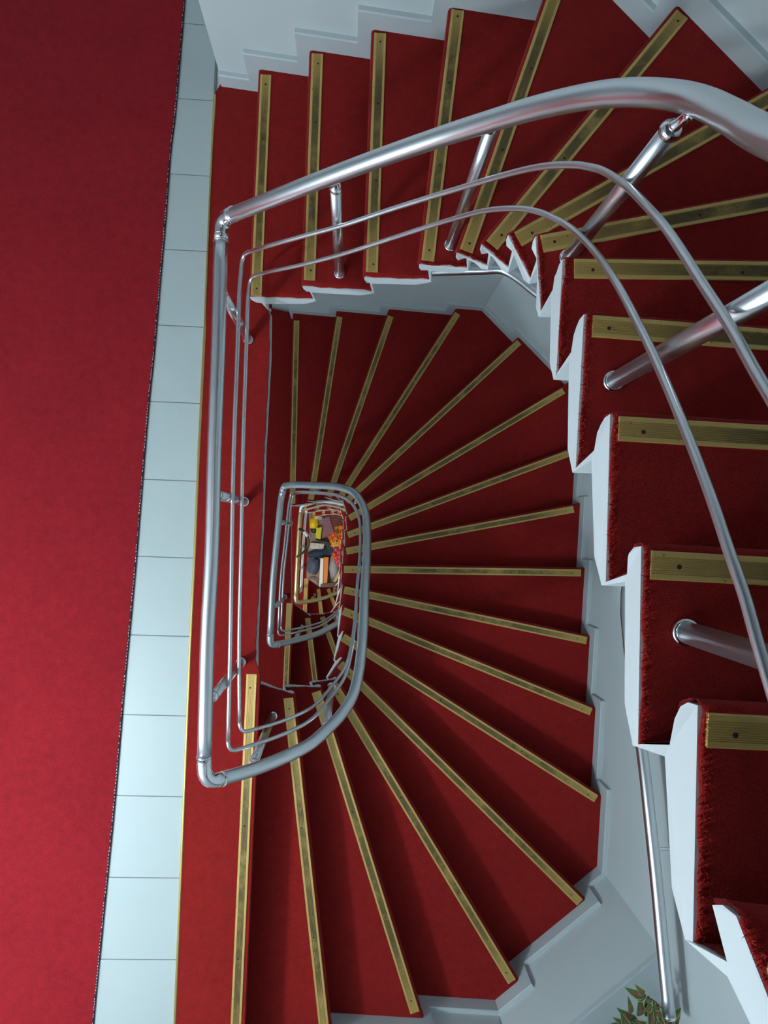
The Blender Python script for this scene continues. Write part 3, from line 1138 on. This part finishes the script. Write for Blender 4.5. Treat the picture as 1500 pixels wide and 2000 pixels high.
def bars_from(parent, L2, F2, dzs, mat, offs=0.032, land_end=None, cz=None):
    """two thin bars below a rail, set in towards the well"""
    full = L2 + F2[1:]
    cx = sum(p.x for p in full) / len(full); cy = sum(p.y for p in full) / len(full)
    for dz, of in dzs:
        def mv(p):
            d = Vector((cx - p.x, cy - p.y, 0))
            d = Vector((math.copysign(min(abs(d.x), of), d.x) if abs(d.x) > 0.12 else d.x * of / 0.12,
                        math.copysign(min(abs(d.y), of), d.y) if abs(d.y) > 0.25 else d.y * of / 0.25, 0))
            return p + d + Vector((0, 0, dz))
        Lb, Fb = [mv(p) for p in L2], [mv(p) for p in F2]
        BAR_START[(parent.name, dz)] = (Lb[0], Lb[1])
        st, el, fl_ = cut_corner([Lb[0] + (Lb[1] - Lb[0]).normalized() * 0.05] + Lb[1:], Fb, 0.045)
        if land_end:
            tail = land_end[dz]
            c = tail
            fl_ = fl_[:-1]
            b = c[0] + (fl_[-1] - c[0]).normalized() * 0.05
            e_ = bez(b, c[0], c[0] + (c[1] - c[0]).normalized() * 0.05, 8)
            P = spline(st, 4)[:-1] + el + spline(fl_ + [b], 5)[1:-1] + e_
        else:
            P = spline(st, 4)[:-1] + el + spline(fl_, 5)[1:]
        V, Fc = tube(P, BAR_R, 12)
        mobj('mid_bar', V, Fc, mat, parent, smooth=True)


d1, d2 = HB1 - HR, HB2 - HR
bars_from(e2, L2, F2, ((d1, 0.035), (d2, 0.035)), M['steel'], land_end={d1: (b1l[0], b1l[1]), d2: (b2l[0], b2l[1])})


def low_posts(parent, P, fl, steps, mat=None):
    for n in steps:
        t = lerp(fl.fi[n], fl.fi[n + 1], 0.6) if n + 1 in fl.fi else fl.fi[n]
        q = nearest(P, t)
        b = xy(q, fl.z(n))
        d = flat(t - q)
        post(b, xy(b, q.z - 0.085), q - Vector((0, 0, RAIL_R * 0.8)), parent, mat)


low_posts(e2, P2, LOW, (2, 5, 8, 11, 14))
bb = at(533, 1398, LOW.z(16)); q = nearest(P2, bb)
post(bb, xy(bb, q.z - 0.085), q - Vector((0, 0, RAIL_R * 0.8)), e2)
L2P = spline(L2, 10)
for u, v in ((567, 1022), (556, 1166)):
    b = at(u, v, -H_ + 0.008); q = nearest(L2P, b)
    post(b, xy(b, q.z - 0.085), q - Vector((0, 0, RAIL_R * 0.8)), e2)

# --- third railing: landing two floors down + deep flight
e3 = empty('railing', at(590, 1100, -2 * H_ + 0.008), 'third railing down the well with yellow tube along its landing side', 'railing', 'stairwell railings')
zl = -2 * H_ + HR
L3 = [at(u, v, zl) for u, v in ((577.5, 1177), (581, 1100), (585, 1030), (589, 988))]
F3 = [L3[-1]] + [Vector((sh1(p).x, sh1(p).y, p.z - H_)) for p in F2[2:-1]] + [L2[0]]
P3 = low_rail(e3, L3, F3, (M['steel'], M['chrome']), land_mat=M['gold'], seg=14)
c = L2[0]
elbow_mesh(bez(c + (P3[-6] - c).normalized() * 0.058, c, c + (L2[1] - c).normalized() * 0.07, 10), RAIL_R, e2, M['chrome'])
bars_from(e3, L3, F3, ((d1, 0.035), (d2, 0.035)), M['steel'], land_end={k: BAR_START[(e2.name, k)] for k in (d1, d2)})
low_posts(e3, P3, DEEP, (2, 6, 10, 13, 16))
for u, v in ((591, 1066), (588.5, 1106), (585, 1147)):
    b = at(u, v, -2 * H_ + 0.008); q = nearest(spline(L3, 8), b)
    post(b, xy(b, q.z - 0.085), q - Vector((0, 0, RAIL_R * 0.8)), e3, M['gold'])

# --- fourth railing: the deepest flight
e4 = empty('railing', at(617, 1163, -2 * H_ - R_), 'lowest yellow handrail crossing the bottom of the well', 'railing', 'stairwell railings')
F4 = [Vector((sh2(p).x, sh2(p).y, p.z - 2 * H_)) for p in F2[1:-1]] + [L3[0]]
c = L3[0]
F4b = F4[:-1] + [c + (F4[-2] - c).normalized() * 0.06]
P4 = spline(F4b, 5)
V, Fc = tube(P4, RAIL_R, 12); mobj('handrail', V, Fc, M['gold'], e4, smooth=True)
elbow_mesh(bez(c + (P4[-6] - c).normalized() * 0.058, c, c + (L3[1] - c).normalized() * 0.07, 8), RAIL_R, e4, M['gold'])
low_posts(e4, P4, DEEP2, (3, 7, 11, 14, 16), M['gold'])

# --- handrail on the wall of the lower flight
e5 = empty('wall_handrail', at(1260, 1500, -0.3), 'round steel handrail fixed along the wall of the lower flight', 'handrail')
s = arclen(LW)
marks = [(project(LW, s, LOW.fo[n]), LOW.z(n)) for n in range(1, 15)]


def pitch_at(x):
    for i in range(len(marks) - 1):
        if marks[i][0] <= x <= marks[i + 1][0]:
            return lerp(marks[i][1], marks[i + 1][1], (x - marks[i][0]) / (marks[i + 1][0] - marks[i][0]))
    return marks[0][1] if x < marks[0][0] else marks[-1][1]


WR = []
inset = offset_poly(LW, -0.055)
si = arclen(inset)
x = marks[2][0]
while x < s[3] - 0.05:
    base = point_at(inset, si, x * si[-1] / s[-1])
    WR.append(xy(base, pitch_at(x) + 0.93))
    x += 0.12
# a straight run beside the right-hand wall, as the photograph shows
rd = [at(1222, 1200, -0.40), at(1258, 1500, -0.085), at(1281, 1712, 0.07), at(1294, 1850, 0.155), at(1307, 1985, 0.235)]
WR = [p for p in WR if p.y > rd[0].y + 0.25]
WRP = spline(WR + rd, 4)
V, Fc = tube(WRP, 0.027, 20)
rail5 = mobj('rail_tube', V, Fc, M['steel'], e5, smooth=True)
V, Fc = lathe(WRP[-1], WRP[-1] - WRP[-3], [(0, 0.0275), (0.006, 0.027), (0.014, 0.020), (0.017, 0.006)], 20)
mobj('end_cap', V, Fc, M['chrome'], e5, smooth=True)
for frac in (0.15, 0.42, 0.66, 0.93):
    p = WRP[int(frac * (len(WRP) - 1))]
    ss = project(LW, s, flat(p)); q = point_at(LW, s, ss)
    d = (flat(q) - flat(p)).normalized()
    path = [p - Vector((0, 0, 0.02)), p + d * 0.02 - Vector((0, 0, 0.045)), xy(q + d * 0.02, p.z - 0.05)]
    V, Fc = join([tube(spline(path, 5), 0.008, 10), lathe(xy(q + d * 0.018, p.z - 0.05), d, [(0, 0.028), (0.005, 0.028), (0.008, 0.02)], 16)])
    mobj('bracket', V, Fc, M['chrome'], e5, smooth=True)

# ------------------------------------------------------------------ plant on the window sill
M['pot'] = plain('dark_pot', (0.030, 0.022, 0.025), 0.4)
M['leaf_edge'] = plain('leaf_cream_edge', (0.34, 0.40, 0.13), 0.5, 0, 0.2, 80)
M['leaf'] = plain('leaf_green', (0.060, 0.115, 0.030), 0.5, 0, 0.3, 80)
M['leaf_red'] = plain('leaf_red_heart', (0.30, 0.085, 0.055), 0.5, 0, 0.3, 80)
M['stem'] = plain('stem', (0.06, 0.045, 0.03), 0.7)
M['soil'] = plain('soil', (0.03, 0.02, 0.015), 0.95)
pc = at(1200, 2022, SILL)
ep = empty('potted_plant', pc, 'small variegated foliage plant in dark pot on the window sill', 'plant')
prof = [(0, 0.055), (0.01, 0.062), (0.09, 0.080), (0.105, 0.084), (0.110, 0.083), (0.108, 0.074), (0.085, 0.070)]
V, Fc = lathe(pc, Vector((0, 0, 1)), prof, 28)
pot = mobj('pot', V, Fc, M['pot'], ep, smooth=True)
V, Fc = lathe(pc + Vector((0, 0, 0.08)), Vector((0, 0, 1)), [(0, 0.071), (0.006, 0.070), (0.010, 0.02)], 16)
mobj('soil', V, Fc, M['soil'], pot)


def leaf(base, tip, width, parent, curl=0.012):
    ax = (tip - base) * 1.2
    L = ax.length
    side = ax.cross(Vector((0, 0, 1)))
    side = side.normalized() if side.length > 1e-4 else Vector((1, 0, 0))
    up = side.cross(ax).normalized()
    V, Fc, fm = [], [], []
    N = 7
    sh = [0.10, 0.55, 0.88, 1.0, 0.95, 0.74, 0.42, 0.0]
    cols = (-1, -0.78, -0.30, 0, 0.30, 0.78, 1)
    for i in range(N + 1):
        t = i / N
        c = base + ax * t + up * (math.sin(t * math.pi) * curl * 1.2 - t * t * curl)
        w_ = width * sh[i]
        for k in cols:
            V.append(c + side * w_ * k * 0.5 + up * (abs(k) * w_ * 0.10))
    m_ = len(cols)
    for i in range(N):
        for k in range(m_ - 1):
            Fc.append([i * m_ + k, i * m_ + k + 1, (i + 1) * m_ + k + 1, (i + 1) * m_ + k])
            fm.append(0 if k in (0, m_ - 2) else (2 if i in (1, 2, 3, 4) and k in (2, 3) else 1))
    return mobj('leaf', V, Fc, None, parent, smooth=True, mats=[M['leaf_edge'], M['leaf'], M['leaf_red']], fmat=fm)


zt = SILL + 0.20
top = pc + Vector((0.03, 0.0, 0.16))
leaf_px = [((1265, 1985), (1263, 1957), 15, .20), ((1243, 1990), (1213, 1975), 13, .17), ((1247, 1985), (1250, 1955), 13, .2), ((1230, 1980), (1229, 1955), 9, .2),
           ((1285, 1995), (1279, 1965), 15, .2), ((1262, 2000), (1240, 1995), 14, .18), ((1275, 2010), (1270, 1972), 17, .19), ((1290, 1990), (1325, 1975), 15, .16),
           ((1300, 1995), (1330, 1990), 15, .14), ((1280, 2000), (1318, 1985), 13, .15), ((1240, 2000), (1205, 1992), 12, .15), ((1290, 2010), (1286, 1985), 14, .2),
           ((1255, 1975), (1270, 1962), 11, .22), ((1300, 2010), (1312, 1985), 13, .17), ((1225, 2010), (1216, 1985), 13, .16)]
for (b, t, wpx, h) in leaf_px:
    leaf(at(b[0], b[1], SILL + h - 0.02), at(t[0], t[1], SILL + h + random.uniform(-0.01, 0.04)), wpx * 0.0031, ep)
hang = at(1264, 1946, SILL + 0.26)
for (b, t, wpx, h) in (((1262, 1945), (1229, 1934), 13, .26), ((1260, 1948), (1238, 1945), 9, .25), ((1258, 1940), (1245, 1928), 9, .27), ((1266, 1945), (1262, 1957), 12, .25), ((1284, 1960), (1276, 1968), 12, .22)):
    leaf(at(b[0], b[1], SILL + h), at(t[0], t[1], SILL + h + 0.01), wpx * 0.0031, ep)
for P in ([pc + Vector((0.02, 0, 0.09)), at(1290, 1985, SILL + .18), at(1285, 1962, SILL + .22), at(1266, 1947, SILL + .26)],
          [pc + Vector((0.03, 0, 0.09)), at(1262, 1995, SILL + .17)], [pc + Vector((0.0, 0.02, 0.09)), at(1245, 1990, SILL + .16)],
          [pc + Vector((0.04, -0.01, 0.09)), at(1296, 2000, SILL + .15)]):
    V, Fc = tube(spline(P, 5), 0.0022, 6)
    mobj('stem', V, Fc, M['stem'], ep, smooth=True)

# ------------------------------------------------------------------ things at the bottom of the well
ZF = -3 * H_


def gp(u, v, h=0.0):
    return at(u, v, ZF + h)


def slab_thing(name, px, h0, h1, mat, label, cat, tilt=0.0, ridges=0, ridge_mat=None, bev=0.008):
    """a bevelled board or box from its outline on the floor"""
    P = [flat(gp(u, v, h1)) for u, v in px]
    c = sum(P, Vector()) / len(P)
    rings = [(1.0, ZF + h0), (1.0, ZF + h1 - bev), (0.0, ZF + h1)]
    V, Fc = [], []
    k = len(P)
    for ins, zz in rings:
        for p in P:
            q = p if ins else p + (c - p).normalized() * bev
            V.append(xy(q, zz + tilt * (p.y - c.y)))
    for r in range(2):
        for i in range(k):
            Fc.append([r * k + i, r * k + (i + 1) % k, (r + 1) * k + (i + 1) % k, (r + 1) * k + i])
    Fc.append([2 * k + i for i in range(k)])
    Fc.append(list(range(k))[::-1])
    o = mobj(name, V, Fc, mat)
    tag(o, label, cat)
    if ridges:
        A, B, C_, D = P[0], P[1], P[2], P[3]
        for i in range(ridges):
            t = (i + 0.5) / ridges
            p, q = lerp(A, D, t), lerp(B, C_, t)
            mobj('ridge', *tube([xy(lerp(p, q, .04), ZF + h1), xy(lerp(p, q, .96), ZF + h1)], (A - D).length / ridges * 0.28, 6), ridge_mat or mat, o)
    return o


def soft_thing(name, px_c, rx, ry, h, mat, label, cat, amp=0.25, rot=0.0, freq=6.0, h0=0.0, seed=0):
    """a crumpled soft heap"""
    c = gp(px_c[0], px_c[1], h * 0.5)
    V, Fc = [], []
    N, K = 28, 10
    for i in range(K + 1):
        ph = (i / K) * math.pi * 0.5
        for j in range(N):
            th = 2 * math.pi * j / N
            r = math.cos(ph)
            dirv = Vector((math.cos(th) * r, math.sin(th) * r, math.sin(ph)))
            nn = 1 + amp * noise.noise(dirv * freq * 0.35 + Vector((seed, seed * 2.1, 0)))
            x_, y_ = rx * dirv.x * nn, ry * dirv.y * nn
            zz = h * dirv.z * (1 + amp * noise.noise(Vector((x_, y_, 0)) * freq + Vector((seed, 0, 5))))
            ca, sa = math.cos(rot), math.sin(rot)
            V.append(Vector((c.x + ca * x_ - sa * y_, c.y + sa * x_ + ca * y_, ZF + h0 + max(0, zz))))
    for i in range(K):
        for j in range(N):
            Fc.append([i * N + j, i * N + (j + 1) % N, (i + 1) * N + (j + 1) % N, (i + 1) * N + j])
    Fc.append(list(range(N))[::-1])
    o = mobj(name, V, Fc, mat, smooth=True)
    return tag(o, label, cat)


PX = 0.00885      # metres per pixel down there
slab_thing('corrugated_sheet', ((628, 1013), (643, 1007), (653, 1040), (628, 1054)), 0.0, 0.05, plain('mauve', (0.42, 0.22, 0.27), 0.6),
           'mauve corrugated sheet lying at the bottom of the well', 'sheet', ridges=13, ridge_mat=plain('mauve_dark', (0.30, 0.13, 0.17), 0.6))
slab_thing('ribbed_mat', ((641, 1004), (672, 1002), (672, 1034), (654, 1040)), 0.0, 0.03, plain('brown_mat', (0.15, 0.035, 0.03), 0.7),
           'dark reddish-brown ribbed mat beside the mauve corrugated sheet', 'mat', ridges=11, ridge_mat=plain('brown_mat_ridge', (0.30, 0.10, 0.08), 0.7))
soft_thing('plastic_bag', (613, 1021), 0.085, 0.12, 0.10, plain('yellow_bag', (0.85, 0.60, 0.02), 0.4), 'bright yellow plastic bag at bottom of the well', 'bag', seed=1)
soft_thing('plastic_bag', (621, 1010), 0.09, 0.055, 0.08, plain('clear_bag', (0.55, 0.52, 0.50), 0.3, 0, 0.5, 60), 'crumpled greyish clear bag above the yellow one', 'bag', seed=2, amp=.4)
soft_thing('bowl', (613, 1035), 0.06, 0.055, 0.05, plain('black_bowl', (0.02, 0.015, 0.015), 0.4), 'round black bowl turned over below the yellow bag', 'bowl', amp=0.02, seed=3)
slab_thing('box', ((618, 1031), (629, 1029), (626, 1054), (616, 1051)), 0.0, 0.12, plain('lime', (0.62, 0.60, 0.02), 0.5), 'narrow lime-yellow box beside the mauve sheet', 'box')
soft_thing('cloth', (600, 1047), 0.06, 0.09, 0.06, plain('white_cloth', (0.75, 0.78, 0.82), 0.8), 'small white cloth left of the lime box', 'cloth', seed=4)
slab_thing('box', ((606, 1060), (634, 1062), (632, 1073), (605, 1072)), 0.0, 0.10, plain('pattern_box', (0.55, 0.50, 0.47), 0.6, 0, 0.6, 25), 'pale patterned carton between black bag and navy jacket', 'box')
slab_thing('bag', ((615, 1054), (640, 1057), (668, 1071), (640, 1075), (634, 1062)), 0.0, 0.16, plain('black_bag', (0.012, 0.012, 0.016), 0.5), 'flat black bag below the orange flowers', 'bag')
soft_thing('jacket', (632, 1079), 0.30, 0.085, 0.14, plain('navy', (0.025, 0.045, 0.085), 0.8), 'dark navy jacket crumpled across the well bottom', 'jacket', rot=0.18, seed=5, amp=.35)
soft_thing('jacket', (611, 1105), 0.115, 0.16, 0.16, plain('blue_grey', (0.085, 0.10, 0.17), 0.8), 'slate blue hooded jacket in a heap below the navy one', 'jacket', seed=6, amp=.35)
slab_thing('board', ((626, 1090), (632, 1090), (630, 1145), (623, 1145)), 0.0, 0.20, plain('white_board', (0.80, 0.78, 0.74), 0.6), 'narrow white board standing beside the orange panel', 'board')
slab_thing('board', ((632, 1088), (642, 1088), (639, 1140), (630, 1140)), 0.0, 0.17, plain('orange_board', (0.75, 0.20, 0.02), 0.5), 'bright orange panel between white board and grey cushion', 'board')
soft_thing('cushion', (652, 1108), 0.10, 0.23, 0.16, plain('grey_cushion', (0.36, 0.37, 0.40), 0.7), 'soft pale grey cushion beside the orange panel', 'cushion', seed=7, amp=.15)
slab_thing('plank', ((666, 1106), (671, 1110), (656, 1137), (650, 1136)), 0.15, 0.22, plain('pale_wood', (0.62, 0.36, 0.14), 0.6), 'short pale wooden plank leaning over the grey cushion', 'plank')
soft_thing('cloth', (611, 1138), 0.11, 0.11, 0.10, plain('patterned_cloth', (0.34, 0.24, 0.20), 0.8, 0, 0.9, 28), 'brown and white patterned cloth below the slate jacket', 'cloth', seed=8, amp=.3)
slab_thing('shelf_board', ((626, 1141), (666, 1136), (667, 1143), (626, 1149)), 0.0, 0.24, plain('dark_wood', (0.07, 0.035, 0.015), 0.5), 'dark wooden shelf board below the orange panel', 'shelf')


def bouquet(label, blooms, cols, heart):
    c = gp(sum(b[0] for b in blooms) / len(blooms), sum(b[1] for b in blooms) / len(blooms))
    e_ = empty('flower_bunch', xy(c, ZF), label, 'flowers')
    for i, (u, v, r, h) in enumerate(blooms):
        p = at(u, v, ZF + h)
        V, Fc = tube(spline([xy(c, ZF + 0.01), lerp(xy(c, ZF + 0.01), p, 0.5) + Vector((0.02, 0.01, 0.03)), p], 4), 0.006, 5)
        mobj('stem', V, Fc, M['leaf'], e_)
        parts = []
        for k in range(6):
            an = k * math.pi / 3 + i
            d = Vector((math.cos(an), math.sin(an), 0)); sd = Vector((-d.y, d.x, 0))
            parts.append(([p, p + d * r * .55 + sd * r * .32 + Vector((0, 0, .02)), p + d * r + Vector((0, 0, .005)), p + d * r * .55 - sd * r * .32 + Vector((0, 0, .02))], [[0, 1, 2, 3]]))
        V, Fc = join(parts)
        bl = mobj('bloom', V, Fc, cols[i % len(cols)], e_)
        V, Fc = lathe(p, Vector((0, 0, 1)), [(0, r * .22), (0.02, r * .25), (0.035, r * .1)], 8)
        mobj('flower_heart', V, Fc, heart, bl)
    return e_


org = plain('orange_petal', (0.85, 0.26, 0.02), 0.6); pch = plain('peach_petal', (0.85, 0.45, 0.10), 0.6); red = plain('scarlet_petal', (0.75, 0.09, 0.02), 0.6)
pnk = plain('pink_petal', (0.62, 0.03, 0.13), 0.6); yel = plain('yellow_heart', (0.8, 0.6, 0.05), 0.6)
ob = [(666, 1031), (661, 1047), (651, 1045), (664, 1055), (648, 1057), (656, 1062), (667, 1043), (660, 1038), (655, 1052), (668, 1058), (645, 1050),
      (663, 1064), (658, 1033), (652, 1064), (667, 1050)]
bouquet('bunch of orange artificial flowers at the right of the well bottom',
        [(u, v, random.uniform(.042, .060), random.uniform(.38, .52)) for u, v in ob], [org, pch, red, org], yel)
pb = [(664, 1070), (660, 1080), (655, 1090), (662, 1088), (658, 1098), (663, 1104), (652, 1083), (661, 1095), (666, 1078), (656, 1074)]
bouquet('bunch of crimson pink artificial flowers below the orange ones',
        [(u, v, random.uniform(.040, .055), random.uniform(.36, .48)) for u, v in pb], [pnk, pnk, red, pnk], yel)

# green hose hanging over the third railing
zh = -2 * H_ + HR + 0.05
hp = [at(585, 1033, zh), at(592, 1037, zh + .03), at(599, 1044, zh + .02), at(603, 1055, zh), at(601, 1068, zh - .05), at(592, 1079, zh), at(579, 1088, zh + .02)]
eh = empty('garden_hose', hp[0], 'short curved green hose with black end on the third railing', 'hose')
HP = spline(hp, 6)
V, Fc = tube(HP[14:], 0.014, 10); mobj('hose_tube', V, Fc, plain('green_hose', (0.045, 0.10, 0.03), 0.4), eh, smooth=True)
V, Fc = tube(HP[:8], 0.018, 10); mobj('nozzle', V, Fc, plain('black_nozzle', (0.01, 0.01, 0.012), 0.4), eh, smooth=True)
V, Fc = tube(HP[7:15], 0.021, 10); mobj('sleeve', V, Fc, plain('white_sleeve', (0.7, 0.75, 0.78), 0.4), eh, smooth=True)
